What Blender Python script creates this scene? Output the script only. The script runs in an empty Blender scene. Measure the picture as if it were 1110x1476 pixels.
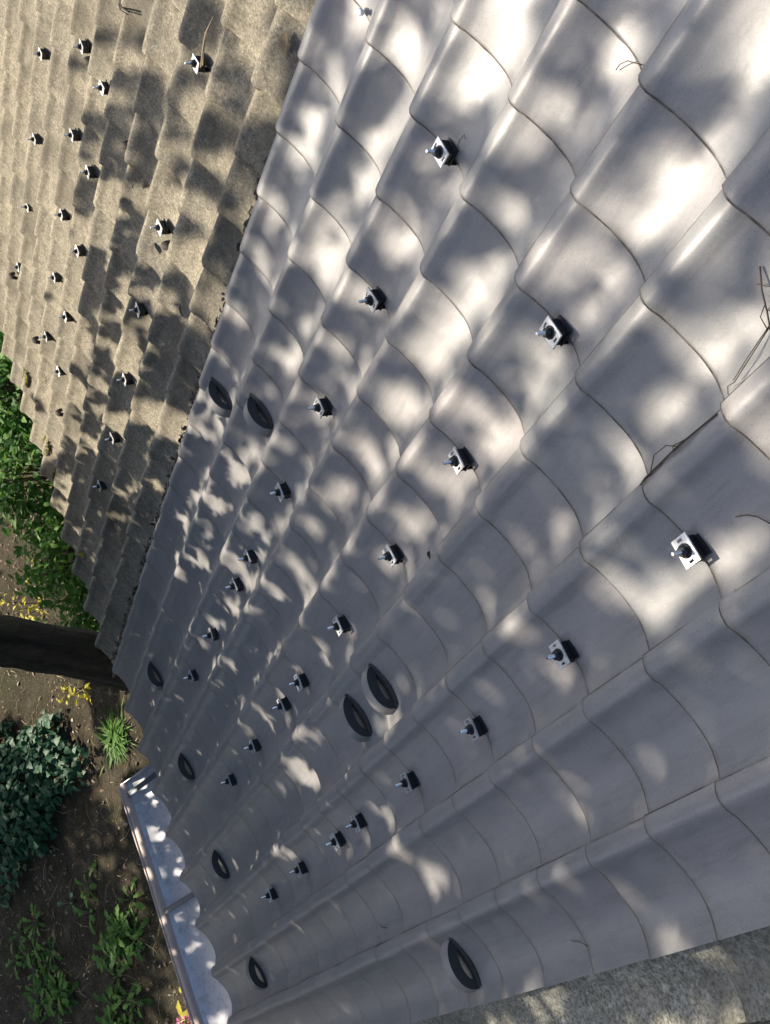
import bpy, bmesh, math, random
import numpy as np
from mathutils import Vector, Matrix, Euler

random.seed(7); rng = np.random.default_rng(7)
scene = bpy.context.scene
COL = scene.collection

# ------------------------------------------------------------------ camera, sky, sun, exposure
PITCH = math.radians(25.0)                 # roof pitch; the roof falls towards +Y
cam_data = bpy.data.cameras.new('camera')
cam = bpy.data.objects.new('camera', cam_data); COL.objects.link(cam)
right = Vector((-0.4019122, -0.671108, -0.62296119))
up = Vector((0.83263527, -0.55094824, 0.05634299))
back = Vector((-0.3810316, -0.49605452, 0.78022101))
M = Matrix((right, up, back)).transposed().to_4x4()
M.translation = Vector((0.26429547, -0.95030064, 1.88584370))
cam.matrix_world = M
cam_data.sensor_fit = 'VERTICAL'; cam_data.sensor_height = 36.0
cam_data.lens = 36.0 * 1352.65 / 1476.0
cam_data.clip_start = 0.05; cam_data.clip_end = 2000
scene.camera = cam

SUN_EL, SUN_AZ = math.radians(43.0), math.radians(28.0)
SUN_DIR = np.array([math.sin(SUN_AZ)*math.cos(SUN_EL), math.cos(SUN_AZ)*math.cos(SUN_EL), math.sin(SUN_EL)])
world = bpy.data.worlds.new('World'); scene.world = world; world.use_nodes = True
wn = world.node_tree.nodes; wl = world.node_tree.links
sky = wn.new('ShaderNodeTexSky'); sky.sky_type = 'NISHITA'; sky.sun_disc = False
sky.sun_elevation = SUN_EL; sky.sun_rotation = SUN_AZ
sky.dust_density = 2.6; sky.ozone_density = 0.75
wl.new(sky.outputs[0], wn['Background'].inputs[0]); wn['Background'].inputs[1].default_value = 0.12
sun_data = bpy.data.lights.new('sun', 'SUN'); sun_data.energy = 5.0
sun_data.angle = math.radians(0.53); sun_data.color = (1.0, 0.89, 0.74)
sun = bpy.data.objects.new('sun', sun_data); COL.objects.link(sun)
sun.rotation_euler = Vector(SUN_DIR).to_track_quat('Z', 'Y').to_euler(); sun.location = (8, 12, 14)
scene.view_settings.view_transform = 'Standard'; scene.view_settings.look = 'None'
scene.view_settings.gamma = 1.0; scene.view_settings.use_curve_mapping = False
scene.view_settings.exposure = 1.14

# ------------------------------------------------------------------ measures
W, G = 0.265, 0.236                        # tile cover width, exposed tile length
GROUND = -4.2
CP, SP = math.cos(PITCH), math.sin(PITCH)
def roof_pt(u, v, h=0.0):                  # metres across, metres down the slope, metres off the roof plane
    return Vector((u, v*CP + h*SP, -v*SP + h*CP))
def grid(i, j, h=0.0): return roof_pt(i*W, j*G, h)
ROOF_ROT = Matrix.Rotation(-PITCH, 4, 'X')

# ------------------------------------------------------------------ helpers
def mesh_from(name, verts, faces, mat=None, smooth=True):
    me = bpy.data.meshes.new(name); me.from_pydata([tuple(v) for v in verts], [], faces)
    if smooth: me.polygons.foreach_set('use_smooth', [True]*len(me.polygons))
    if mat is not None: me.materials.append(mat)
    me.update(); return me
def add(name, me, parent=None, loc=(0,0,0), rot=None):
    o = bpy.data.objects.new(name, me); COL.objects.link(o)
    if parent is not None: o.parent = parent
    o.location = loc
    if rot is not None: o.rotation_euler = rot
    return o
def empty(name, loc, rot=None):
    o = bpy.data.objects.new(name, None); COL.objects.link(o); o.location = loc
    o.empty_display_size = 0.1
    if rot is not None: o.rotation_euler = rot
    return o
def tag(o, label=None, cat=None, group=None, kind=None):
    if label: o['label'] = label
    if cat: o['category'] = cat
    if group: o['group'] = group
    if kind: o['kind'] = kind
    return o
class MB:
    def __init__(s): s.v = []; s.f = []
    def box(s, x0, x1, y0, y1, z0, z1):
        b = len(s.v); s.v += [(x, y, z) for z in (z0, z1) for y in (y0, y1) for x in (x0, x1)]
        s.f += [tuple(b+k for k in q) for q in ((0,2,3,1),(4,5,7,6),(0,1,5,4),(2,6,7,3),(0,4,6,2),(1,3,7,5))]
    def lathe(s, prof, n=14, c=(0,0), hexed=False):
        b = len(s.v)
        for r, z in prof:
            for k in range(n):
                a = 2*math.pi*k/n; s.v.append((c[0]+r*math.cos(a), c[1]+r*math.sin(a), z))
        for m in range(len(prof)-1):
            for k in range(n):
                k2 = (k+1) % n; s.f.append((b+m*n+k, b+m*n+k2, b+(m+1)*n+k2, b+(m+1)*n+k))
        s.f.append(tuple(b+k for k in reversed(range(n))))
        e = b+(len(prof)-1)*n; s.f.append(tuple(e+k for k in range(n)))
    def tube(s, pts, rad, n=7, jit=0.0):
        pts = [Vector(p) for p in pts]; b = len(s.v); m = len(pts)
        rads = rad if hasattr(rad, '__len__') else [rad]*m
        ref = Vector((0.31, 0.17, 0.93))
        for a in range(m):
            d = (pts[min(a+1, m-1)] - pts[max(a-1, 0)]).normalized()
            x = d.cross(ref)
            if x.length < 1e-3: x = d.cross(Vector((1, 0, 0)))
            x.normalize(); y = d.cross(x)
            for k in range(n):
                t = 2*math.pi*k/n; r = rads[a]*(1+random.uniform(-jit, jit))
                s.v.append(tuple(pts[a] + x*(r*math.cos(t)) + y*(r*math.sin(t))))
        for a in range(m-1):
            for k in range(n):
                k2 = (k+1) % n; s.f.append((b+a*n+k, b+a*n+k2, b+(a+1)*n+k2, b+(a+1)*n+k))
        s.f.append(tuple(b+k for k in reversed(range(n)))); e = b+(m-1)*n
        s.f.append(tuple(e+k for k in range(n)))
    def mesh(s, name, mat, smooth=False): return mesh_from(name, s.v, s.f, mat, smooth)

# ------------------------------------------------------------------ materials
class NT:
    def __init__(s, name):
        s.m = bpy.data.materials.new(name); s.m.use_nodes = True
        s.n = s.m.node_tree.nodes; s.l = s.m.node_tree.links; s.b = s.n['Principled BSDF']
    def node(s, t, **kw):
        n = s.n.new(t)
        for k, v in kw.items():
            if k == 'op': n.operation = v
            elif k == 'blend': n.data_type = 'RGBA'; n.blend_type = v
            else: n.inputs[k].default_value = v
        return n
    def link(s, a, b): s.l.new(a, b)
    def coord(s, which='Object'): return s.n.new('ShaderNodeTexCoord').outputs[which]
    def noise(s, vec, scale, detail=4, rough=0.6):
        n = s.node('ShaderNodeTexNoise', Scale=scale, Detail=detail, Roughness=rough)
        if vec is not None: s.link(vec, n.inputs['Vector'])
        return n.outputs['Fac']
    def ramp(s, fac, stops):
        r = s.n.new('ShaderNodeValToRGB'); e = r.color_ramp.elements
        while len(e) < len(stops): e.new(0.5)
        for k, (p, c) in enumerate(stops):
            e[k].position = p; e[k].color = (c, c, c, 1) if not hasattr(c, '__len__') else (*c, 1)
        s.link(fac, r.inputs[0]); return r.outputs[0]
    def mix(s, fac, a, b, blend='MIX'):
        n = s.n.new('ShaderNodeMix'); n.data_type = 'RGBA'; n.blend_type = blend
        for sock, val in ((n.inputs[0], fac), (n.inputs[6], a), (n.inputs[7], b)):
            if hasattr(val, 'is_output') or hasattr(val, 'links'): s.link(val, sock)
            elif hasattr(val, '__len__'): sock.default_value = (*val, 1) if len(val) == 3 else val
            else: sock.default_value = val
        return n.outputs[2]
    def math(s, op, a, b=0.0):
        n = s.n.new('ShaderNodeMath'); n.operation = op
        for sock, val in ((n.inputs[0], a), (n.inputs[1], b)):
            if hasattr(val, 'links'): s.link(val, sock)
            else: sock.default_value = val
        return n.outputs[0]
    def bump(s, h, strength, dist):
        b = s.node('ShaderNodeBump', Strength=strength, Distance=dist); s.link(h, b.inputs['Height'])
        s.link(b.outputs[0], s.b.inputs['Normal'])
    def sep(s, vec):
        n = s.n.new('ShaderNodeSeparateXYZ'); s.link(vec, n.inputs[0]); return n.outputs
    def rnd(s): return s.n.new('ShaderNodeObjectInfo').outputs['Random']
    def island(s): return s.n.new('ShaderNodeNewGeometry').outputs['Random Per Island']
    def pos(s): return s.n.new('ShaderNodeNewGeometry').outputs['Position']

def simple(name, col, rough=0.6, metal=0.0, var=0.25, scale=40.0):
    t = NT(name); f = t.noise(t.coord(), scale, 5, 0.65)
    c = t.mix(f, tuple(x*(1-var) for x in col), tuple(min(1, x*(1+var)) for x in col))
    t.link(c, t.b.inputs['Base Color']); t.b.inputs['Roughness'].default_value = rough
    t.b.inputs['Metallic'].default_value = metal
    return t.m

def grey_tile_material():
    t = NT('grey_tile'); p = t.pos(); o = t.coord()
    base = t.ramp(t.rnd(), [(0.0, (.155, .162, .160)), (0.3, (.212, .201, .196)), (0.6, (.170, .178, .178)), (0.8, (.226, .211, .204)), (1.0, (.187, .185, .182))])
    cloud = t.noise(p, 5.5, 5, 0.62)
    base = t.mix(t.ramp(cloud, [(.3, 0.0), (.72, 0.75)]), base, (.240, .231, .222))
    blot = t.ramp(t.noise(p, 17, 6, 0.7), [(.55, 0.0), (.78, 0.45)])
    base = t.mix(blot, base, (.13, .132, .136))
    xyz = t.sep(o)
    edge = t.ramp(t.math('ADD', t.math('MULTIPLY', xyz[1], 22.0), t.math('MULTIPLY', t.noise(p, 14, 4), 1.6)), [(.45, 0.0), (1.1, 0.6)])
    base = t.mix(edge, base, (.11, .092, .075))
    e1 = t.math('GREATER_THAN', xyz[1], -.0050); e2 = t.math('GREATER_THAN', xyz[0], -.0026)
    mp = t.n.new('ShaderNodeMapping'); mp.inputs['Scale'].default_value = (1, .12, 1); t.link(o, mp.inputs[0])
    off = t.n.new('ShaderNodeVectorMath'); off.operation = 'ADD'; t.link(mp.outputs[0], off.inputs[0]); t.link(t.rnd(), off.inputs[1])
    run = t.ramp(t.noise(off.outputs[0], 60, 4, .6), [(.50, 0.0), (.72, .38)])
    base = t.mix(run, base, (.125, .122, .118))
    grain = t.ramp(t.noise(p, 480, 3, .7), [(.25, .80), (.75, 1.18)])
    base = t.mix(1.0, base, grain, 'MULTIPLY')
    scuff = t.ramp(t.noise(p, 38, 6, .75), [(.60, 0.0), (.72, .55)])
    base = t.mix(scuff, base, (.29, .285, .275))
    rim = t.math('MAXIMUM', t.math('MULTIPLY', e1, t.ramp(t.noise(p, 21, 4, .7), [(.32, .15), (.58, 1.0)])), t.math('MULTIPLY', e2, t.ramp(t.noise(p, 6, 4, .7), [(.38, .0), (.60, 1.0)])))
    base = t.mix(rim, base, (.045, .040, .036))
    tiny = t.ramp(t.noise(p, 330, 2, 0.5), [(.655, 0.0), (.70, 0.85)])
    tiny = t.math('MULTIPLY', tiny, t.ramp(t.noise(p, 9, 2), [(.4, 0.2), (.65, 1.0)]))
    base = t.mix(tiny, base, (.05, .048, .045))
    t.link(base, t.b.inputs['Base Color'])
    r = t.ramp(t.noise(p, 11, 5, 0.65), [(.3, 0.37), (.75, 0.53)]); t.link(r, t.b.inputs['Roughness'])
    t.b.inputs['Specular IOR Level'].default_value = 0.55
    h = t.math('ADD', t.math('MULTIPLY', t.noise(p, 7, 3), 1.0), t.math('MULTIPLY', t.noise(p, 160, 3), 0.07))
    t.bump(h, 0.25, 0.01)
    return t.m

def cement_material(name, tones, lichen, dark, spots, grain=1.0):
    t = NT(name); p = t.pos()
    base = t.ramp(t.rnd(), [(k/(len(tones)-1), c) for k, c in enumerate(tones)])
    cloud = t.ramp(t.noise(p, 6, 6, 0.7), [(.32, 0.0), (.7, 0.85)])
    base = t.mix(cloud, base, lichen)
    sp = t.ramp(t.noise(p, 150*grain, 4, 0.75), [(.44, 0.0), (.62, spots)])
    base = t.mix(sp, base, dark)
    sp2 = t.ramp(t.noise(p, 95*grain, 5, 0.75), [(.54, 0.0), (.66, 0.65)])
    base = t.mix(sp2, base, tuple(min(1, 1.45*x) for x in lichen))
    mott = t.ramp(t.noise(p, 27, 5, .7), [(.48, 0.0), (.66, .6)])
    base = t.mix(mott, base, tuple(.5*x for x in tones[0]))
    stain = t.ramp(t.noise(p, 2.3, 5, 0.6), [(.47, 0.0), (.68, 0.75)])
    base = t.mix(stain, base, tuple(.45*x for x in tones[0]))
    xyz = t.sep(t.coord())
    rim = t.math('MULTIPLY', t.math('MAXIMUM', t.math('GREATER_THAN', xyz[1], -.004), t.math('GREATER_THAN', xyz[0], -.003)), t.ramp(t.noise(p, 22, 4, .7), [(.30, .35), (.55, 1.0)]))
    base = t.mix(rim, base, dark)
    t.link(base, t.b.inputs['Base Color']); t.b.inputs['Roughness'].default_value = 0.95
    t.b.inputs['Specular IOR Level'].default_value = 0.2
    t.bump(t.math('ADD', t.noise(p, 140, 6, 0.8), t.math('MULTIPLY', t.noise(p, 26, 4), 1.2)), 0.55, 0.006)
    return t.m

def leaf_material(name, c0, c1, c2, rough=0.45, trans=0.35):
    t = NT(name); f = t.island(); t.b.inputs['Specular IOR Level'].default_value = 0.22
    col = t.ramp(f, [(0, c0), (.55, c1), (1, c2)])
    col = t.mix(t.ramp(t.noise(t.coord(), 60, 3), [(.4, 0.0), (.8, .35)]), col, tuple(.6*x for x in c0))
    t.link(col, t.b.inputs['Base Color']); t.b.inputs['Roughness'].default_value = rough
    tr = t.n.new('ShaderNodeBsdfTranslucent'); t.link(col, tr.inputs[0])
    mx = t.n.new('ShaderNodeMixShader'); mx.inputs[0].default_value = trans
    t.link(t.b.outputs[0], mx.inputs[1]); t.link(tr.outputs[0], mx.inputs[2])
    t.link(mx.outputs[0], t.n['Material Output'].inputs[0])
    return t.m

def soil_material():
    t = NT('soil'); p = t.pos()
    base = t.ramp(t.noise(p, 3.2, 8, 0.72), [(.3, (.036, .030, .020)), (.5, (.068, .058, .039)), (.7, (.115, .10, .07))])
    moss = t.ramp(t.noise(p, 1.1, 5, 0.65), [(.5, 0.0), (.68, 0.55)])
    base = t.mix(moss, base, (.055, .065, .026))
    lit = t.ramp(t.noise(p, 55, 4, 0.7), [(.60, 0.0), (.69, 0.8)])
    base = t.mix(lit, base, (.34, .30, .235))
    drk = t.ramp(t.noise(p, 24, 5, 0.7), [(.55, 0.0), (.7, 0.75)])
    base = t.mix(drk, base, (.022, .017, .012))
    t.link(base, t.b.inputs['Base Color']); t.b.inputs['Roughness'].default_value = 1.0
    t.b.inputs['Specular IOR Level'].default_value = 0.1
    t.bump(t.math('ADD', t.noise(p, 12, 8, 0.75), t.noise(p, 60, 5, .7)), 0.9, 0.05)
    return t.m

def bark_material():
    t = NT('bark'); o = t.coord()
    mp = t.n.new('ShaderNodeMapping'); mp.inputs['Scale'].default_value = (1, 1, .22); t.link(o, mp.inputs[0])
    base = t.ramp(t.noise(mp.outputs[0], 22, 7, 0.72), [(.3, (.018, .014, .010)), (.55, (.052, .042, .029)), (.8, (.12, .10, .07))])
    moss = t.ramp(t.noise(o, 5, 4), [(.45, 0.0), (.65, .75)])
    base = t.mix(moss, base, (.05, .055, .02))
    t.link(base, t.b.inputs['Base Color']); t.b.inputs['Roughness'].default_value = .95
    t.bump(t.noise(mp.outputs[0], 24, 7, .75), 1.0, 0.03)
    return t.m

def gutter_material():
    t = NT('gutter_metal'); p = t.pos()
    c = t.mix(t.ramp(t.noise(p, 7, 5, .65), [(.35, 0.0), (.7, .6)]), (.56, .56, .58), (.43, .43, .445))
    c = t.mix(t.ramp(t.noise(p, 26, 6, .75), [(.50, 0.0), (.66, .55)]), c, (.22, .205, .185))
    t.link(c, t.b.inputs['Base Color']); t.b.inputs['Metallic'].default_value = 0.15
    t.link(t.ramp(t.noise(p, 13, 5, .7), [(.3, .28), (.75, .45)]), t.b.inputs['Roughness'])
    t.bump(t.noise(p, 9, 3), 0.05, 0.01)
    return t.m

def zinc_material():
    t = NT('zinc_plate'); p = t.pos()
    c = t.ramp(t.rnd(), [(0, (.42, .44, .46)), (.5, (.62, .64, .66)), (1, (.76, .77, .78))])
    c = t.mix(t.ramp(t.noise(p, 120, 4, .7), [(.5, 0.0), (.7, .5)]), c, (.33, .32, .30))
    t.link(c, t.b.inputs['Base Color']); t.b.inputs['Metallic'].default_value = .7
    t.link(t.ramp(t.noise(p, 60, 3), [(.3, .35), (.7, .6)]), t.b.inputs['Roughness']); return t.m
MAT = dict(
    grey=grey_tile_material(),
    brown=cement_material('brown_cement_tile', [(.19, .172, .132), (.255, .228, .170), (.155, .145, .120), (.275, .248, .188)], (.32, .29, .218), (.065, .058, .044), .7, .8),
    mossy=cement_material('mossy_cement_tile', [(.27, .262, .215), (.30, .292, .24)], (.43, .43, .37), (.06, .058, .042), .85, .7),
    zinc=zinc_material(), bolt=simple('steel_bolt', (.75, .75, .76), .25, 1.0, .1),
    black=simple('black_steel', (.018, .019, .021), .42, .3, .3), deck=simple('roof_felt', (.03, .03, .032), .9),
    wall=simple('wall_plaster', (.42, .39, .34), .9), wood=simple('fascia_wood', (.10, .075, .055), .8),
    gutter=gutter_material(), strap=simple('strap_steel', (.085, .105, .12), .5, .3), soil=soil_material(), bark=bark_material(),
    lip=simple('gutter_paint', (.42, .33, .28), .55, 0, .3, 14),
    crown=leaf_material('crown_leaf', (.014, .032, .010), (.026, .050, .014), (.040, .066, .018), .65, .10),
    ivy=leaf_material('ground_cover_leaf', (.014, .062, .028), (.024, .09, .042), (.042, .12, .058), .55, .15),
    bright=leaf_material('bright_leaf', (.05, .15, .015), (.09, .22, .025), (.16, .29, .05), .55, .4),
    shrub=leaf_material('shrub_leaf', (.030, .105, .012), (.06, .175, .02), (.13, .26, .04), .6, .35),
    yellow=leaf_material('yellow_leaf', (.42, .38, .03), (.55, .48, .05), (.60, .55, .10), .5, .45),
    pink=leaf_material('pink_petal', (.62, .13, .32), (.72, .22, .42), (.80, .40, .55), .6, .4),
    stem=simple('green_stem', (.08, .11, .035), .6), dry=leaf_material('dry_leaf', (.13, .085, .045), (.24, .18, .11), (.42, .37, .29), .8, .15),
    twig=simple('dry_twig', (.075, .052, .035), .85), straw=simple('dry_straw', (.30, .24, .15), .85),
    deadleaf=simple('dark_dead_leaf', (.03, .022, .014), .8), moss=leaf_material('moss', (.10, .11, .015), (.17, .17, .02), (.24, .22, .03), .9, .1),
    unglazed_and_shadow=simple('unglazed_clay_and_shadow', (.035, .034, .032), .8),  # dark faces of the guards, and the shadow painted along their foot
    plastic=simple('white_plastic', (.82, .82, .84), .35, 0, .03), pebble=simple('pebble', (.30, .28, .25), .9),
)

# ------------------------------------------------------------------ ground
def axis(a, b, n, far):
    inner = np.linspace(a, b, n); k = np.array([1.5, 5, 14, 40, 110, far])
    return np.concatenate([(a-k)[::-1], inner, b+k])
gx, gy = axis(-3, 10, 150, 400), axis(3.2, 13, 120, 400)
X, Y = np.meshgrid(gx, gy)
def fbm(x, y, seed, octs=4, f0=0.6):
    r = np.random.default_rng(seed); z = np.zeros_like(x)
    for o in range(octs):
        for _ in range(4):
            a, ph = r.uniform(0, 6.283, 2); f = f0*2**o*r.uniform(.7, 1.4)
            z += np.sin((x*np.cos(a)+y*np.sin(a))*f*2+ph)*0.5**o/4
    return z
Z = GROUND + 0.05*fbm(X, Y, 3, 5, .9) + rng.normal(0, .006, X.shape)
nx, ny = len(gx), len(gy)
verts = np.stack([X.ravel(), Y.ravel(), Z.ravel()], 1)
faces = [(r*nx+c, r*nx+c+1, (r+1)*nx+c+1, (r+1)*nx+c) for r in range(ny-1) for c in range(nx-1)]
tag(add('ground', mesh_from('ground', verts, faces, MAT['soil'])), kind='structure')

# ------------------------------------------------------------------ the roofs
Q = np.array([0, .04, .08, .125, .165, .205, .245, .29, .37, .45, .53, .60, .67, .74, .81, .87, .93, .98, 1.03])
H = np.array([2, 9, 13, 15, 13.6, 8.6, 1.5, -4.2, -11, -17.5, -22.5, -25.8, -27.5, -28, -26.5, -23, -18, -13, -8.5])/1000.
DROP = 0.0135/G                            # each tile climbs over the one below it
def tile_mesh(name, mat, width=W, gauge=G, thick=.011, seed=0, wear=0.0, q0=0.0, q1=1.03, rowlap=.04, step=.0135, nose=1.0, amp=1.0, setback=0.0):
    r = np.random.default_rng(seed); L = gauge+rowlap
    qs = np.concatenate([[q0], Q[(Q > q0+.005) & (Q < q1-.005)], [q1]]); hs = np.interp(qs, Q, H)*amp*1.12
    hs = hs + r.normal(0, wear, len(hs))
    ys = [-L, -.62*gauge, -.22*gauge, -.010*nose**.5, -.003*nose**.5, 0.0]; round_ = [0, 0, 0, 0, -.0005, -.0024]
    n = len(qs); V = []; F = []
    for y, dz in zip(ys, round_):
        bow = .0012*math.sin(math.pi*min(1, -y/gauge))
        for q, h in zip(qs, hs):
            V.append((-q*width, y - setback*max(0., 1+y/.12)*(1-(h-hs.min())/(hs.max()-hs.min()))**.8 + (r.normal(0, wear*1.2) if y == 0 else 0), h + step/gauge*y + dz*nose + bow))
    for a in range(len(ys)-1):
        for k in range(n-1): F.append((a*n+k, (a+1)*n+k, (a+1)*n+k+1, a*n+k+1))
    top = len(ys)-1
    def skirt(ids, depth, flip):
        b = len(V)
        for t in ids: V.append(V[t])
        for t in ids: V.append((V[t][0], V[t][1], V[t][2]-depth))
        m = len(ids)
        for k in range(m-1):
            f = (b+k, b+k+1, b+m+k+1, b+m+k); F.append(f[::-1] if flip else f)
    skirt([top*n+k for k in range(n)], thick, True)
    skirt([a*n for a in range(len(ys))], thick*.75, False)
    skirt([a*n+n-1 for a in range(len(ys))], thick*.75, True)
    return mesh_from(name, V, F, mat)

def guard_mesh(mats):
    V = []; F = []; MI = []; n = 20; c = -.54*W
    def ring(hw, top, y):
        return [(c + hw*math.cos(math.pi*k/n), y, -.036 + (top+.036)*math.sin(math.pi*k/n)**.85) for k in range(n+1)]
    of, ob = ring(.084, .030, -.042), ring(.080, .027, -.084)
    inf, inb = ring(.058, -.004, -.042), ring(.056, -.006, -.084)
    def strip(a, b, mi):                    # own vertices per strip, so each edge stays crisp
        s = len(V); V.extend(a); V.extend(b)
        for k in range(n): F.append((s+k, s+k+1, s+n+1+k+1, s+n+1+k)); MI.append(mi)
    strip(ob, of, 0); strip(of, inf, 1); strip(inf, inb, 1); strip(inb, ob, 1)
    s = len(V); xs = np.linspace(c-.076, c+.076, n+1)  # dark strip on the tile: the arch's contact shadow, put in as colour
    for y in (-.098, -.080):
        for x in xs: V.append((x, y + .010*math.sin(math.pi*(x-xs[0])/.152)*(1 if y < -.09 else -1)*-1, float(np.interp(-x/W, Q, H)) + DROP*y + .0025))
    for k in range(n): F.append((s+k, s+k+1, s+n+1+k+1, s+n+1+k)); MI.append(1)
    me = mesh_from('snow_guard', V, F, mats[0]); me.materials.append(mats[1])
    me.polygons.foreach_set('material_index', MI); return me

def make_house(loc, label):
    h = empty('row_house', loc); tag(h, label, 'house', 'row houses joined under one roof slope'); return h
HOUSE_Z = GROUND
grey_house = make_house((1.19, 0, HOUSE_Z), 'house roofed with smooth blue-grey wavy tiles, gutter along its eave')
brown_house = make_house((4.6, 0, HOUSE_Z), 'house roofed with rough brown weathered cement tiles, at the upper left')
mossy_house = make_house((-.6, 0, HOUSE_Z), 'mossy speckled cement roof showing only in the lower right corner')
def part(name, me, house, p, rz=0.0, tilt=(0, 0)):
    rot = (ROOF_ROT @ Matrix.Rotation(rz, 4, 'Z') @ Matrix.Rotation(tilt[0], 4, 'X') @ Matrix.Rotation(tilt[1], 4, 'Y')).to_euler()
    return add(name, me, house, Vector(p) - Vector(house.location), rot)

GUARDED = {(0, 5), (1, 14), (3, 14), (5, 14), (7, 14), (3, 5), (3, 4), (7, 4), (8, 5)}
gm = [tile_mesh('grey_roof_tile', MAT['grey'], seed=k, wear=.00035) for k in range(5)]
gend = [tile_mesh('grey_verge_tile', MAT['grey'], seed=k, wear=.00035, q1=.995, thick=.02) for k in range(2)]
geave = [tile_mesh('grey_eave_tile', MAT['grey'], seed=70+k, wear=.00035, setback=.018, amp=1.14, thick=.022) for k in range(3)]
guard = guard_mesh((MAT['grey'], MAT['unglazed_and_shadow']))
for i in range(9):
    for j in range(-6, 18):
        me = random.choice(geave if j == 17 else gend if i == 0 else gm)
        o = part('roof_tile', me, grey_house, grid(i+1, j) + roof_pt(random.uniform(-.0022, .0022), random.uniform(-.003, .003), random.uniform(-.0008, .0016)),
                 random.uniform(-.006, .006), (random.uniform(-.003, .003), random.uniform(-.004, .004)))
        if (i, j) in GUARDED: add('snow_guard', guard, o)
BI, BJ, SK = 1.05, 1.063, .018             # pitch of the cement tiles in units of the grey ones, and their slight skew
bm_ = [tile_mesh('brown_roof_tile', MAT['brown'], W*BI, G*BJ, .018, 20+k, .0013, step=.022, nose=2.2, amp=1.3) for k in range(6)]
beave = [tile_mesh('brown_eave_tile', MAT['brown'], W*BI, G*BJ, .026, 80+k, .0013, step=.022, nose=2.2, amp=1.4, setback=.018) for k in range(3)]
BROWN0 = 9.81
def brown_pt(ci, cj, h=0.0):               # column seam ci, row front cj of the cement roof
    j = 1.05 + BJ*cj
    return grid(BROWN0 + BI*ci + SK*(j-1), j, -.006+h)
BROT = -math.atan(SK*W/G)
for ci in range(0, 13):
    for cj in range(int(-7 + .62*ci), 17):
        part('roof_tile', random.choice(beave if cj == 16 else bm_), brown_house, brown_pt(ci, cj) + roof_pt(random.uniform(-.004, .004), random.uniform(-.006, .006), random.uniform(-.002, .003)),
             BROT + random.uniform(-.014, .014), (random.uniform(-.008, .008), random.uniform(-.008, .008)))
mm = [tile_mesh('mossy_roof_tile', MAT['mossy'], W*BI, G*BJ, .014, 40+k, .0012, q0=(.33 if k < 3 else 0.0)) for k in range(6)]
for ci in (-1, 0):
    for cj in range(-4, 16):
        part('roof_tile', random.choice(mm[:3] if ci == 0 else mm[3:]), mossy_house, grid(.43+BI*ci, .4+BJ*cj, -.043), random.uniform(-.008, .008))
def slab(name, house, u0, u1, v0, v1, h0, h1, mat):
    m = MB(); m.box(u0, u1, v0, v1, h0, h1)
    return part(name, m.mesh(name, mat), house, (0, 0, 0))
slab('roof_deck', grey_house, .012, 9*W-.004, -7*G, 16.7*G, -.19, -.115, MAT['deck'])
slab('roof_deck', brown_house, 9*W+.004, 9*W+13.2*BI*W, -7.5*G, 17.2*G, -.19, -.115, MAT['deck'])
slab('roof_deck', mossy_house, -.75, .004, -5*G, 16.2*G, -.20, -.125, MAT['deck'])
EY, EZ = grid(0, 17).y, grid(0, 17).z
def wall(house, x0, x1):
    m = MB(); m.box(x0, x1, -2.0, EY-.55, GROUND-.1, EZ-.20)
    add('wall', m.mesh('wall', MAT['wall']), house, -Vector(house.location))
    m = MB(); m.box(x0, x1, EY-.14, EY-.11, EZ-.26, EZ-.075)
    add('fascia', m.mesh('fascia', MAT['wood']), house, -Vector(house.location))
wall(grey_house, .01, 9*W-.005); wall(brown_house, 9*W+.005, 9*W+13*BI*W); wall(mossy_house, -.72, 0)

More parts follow.
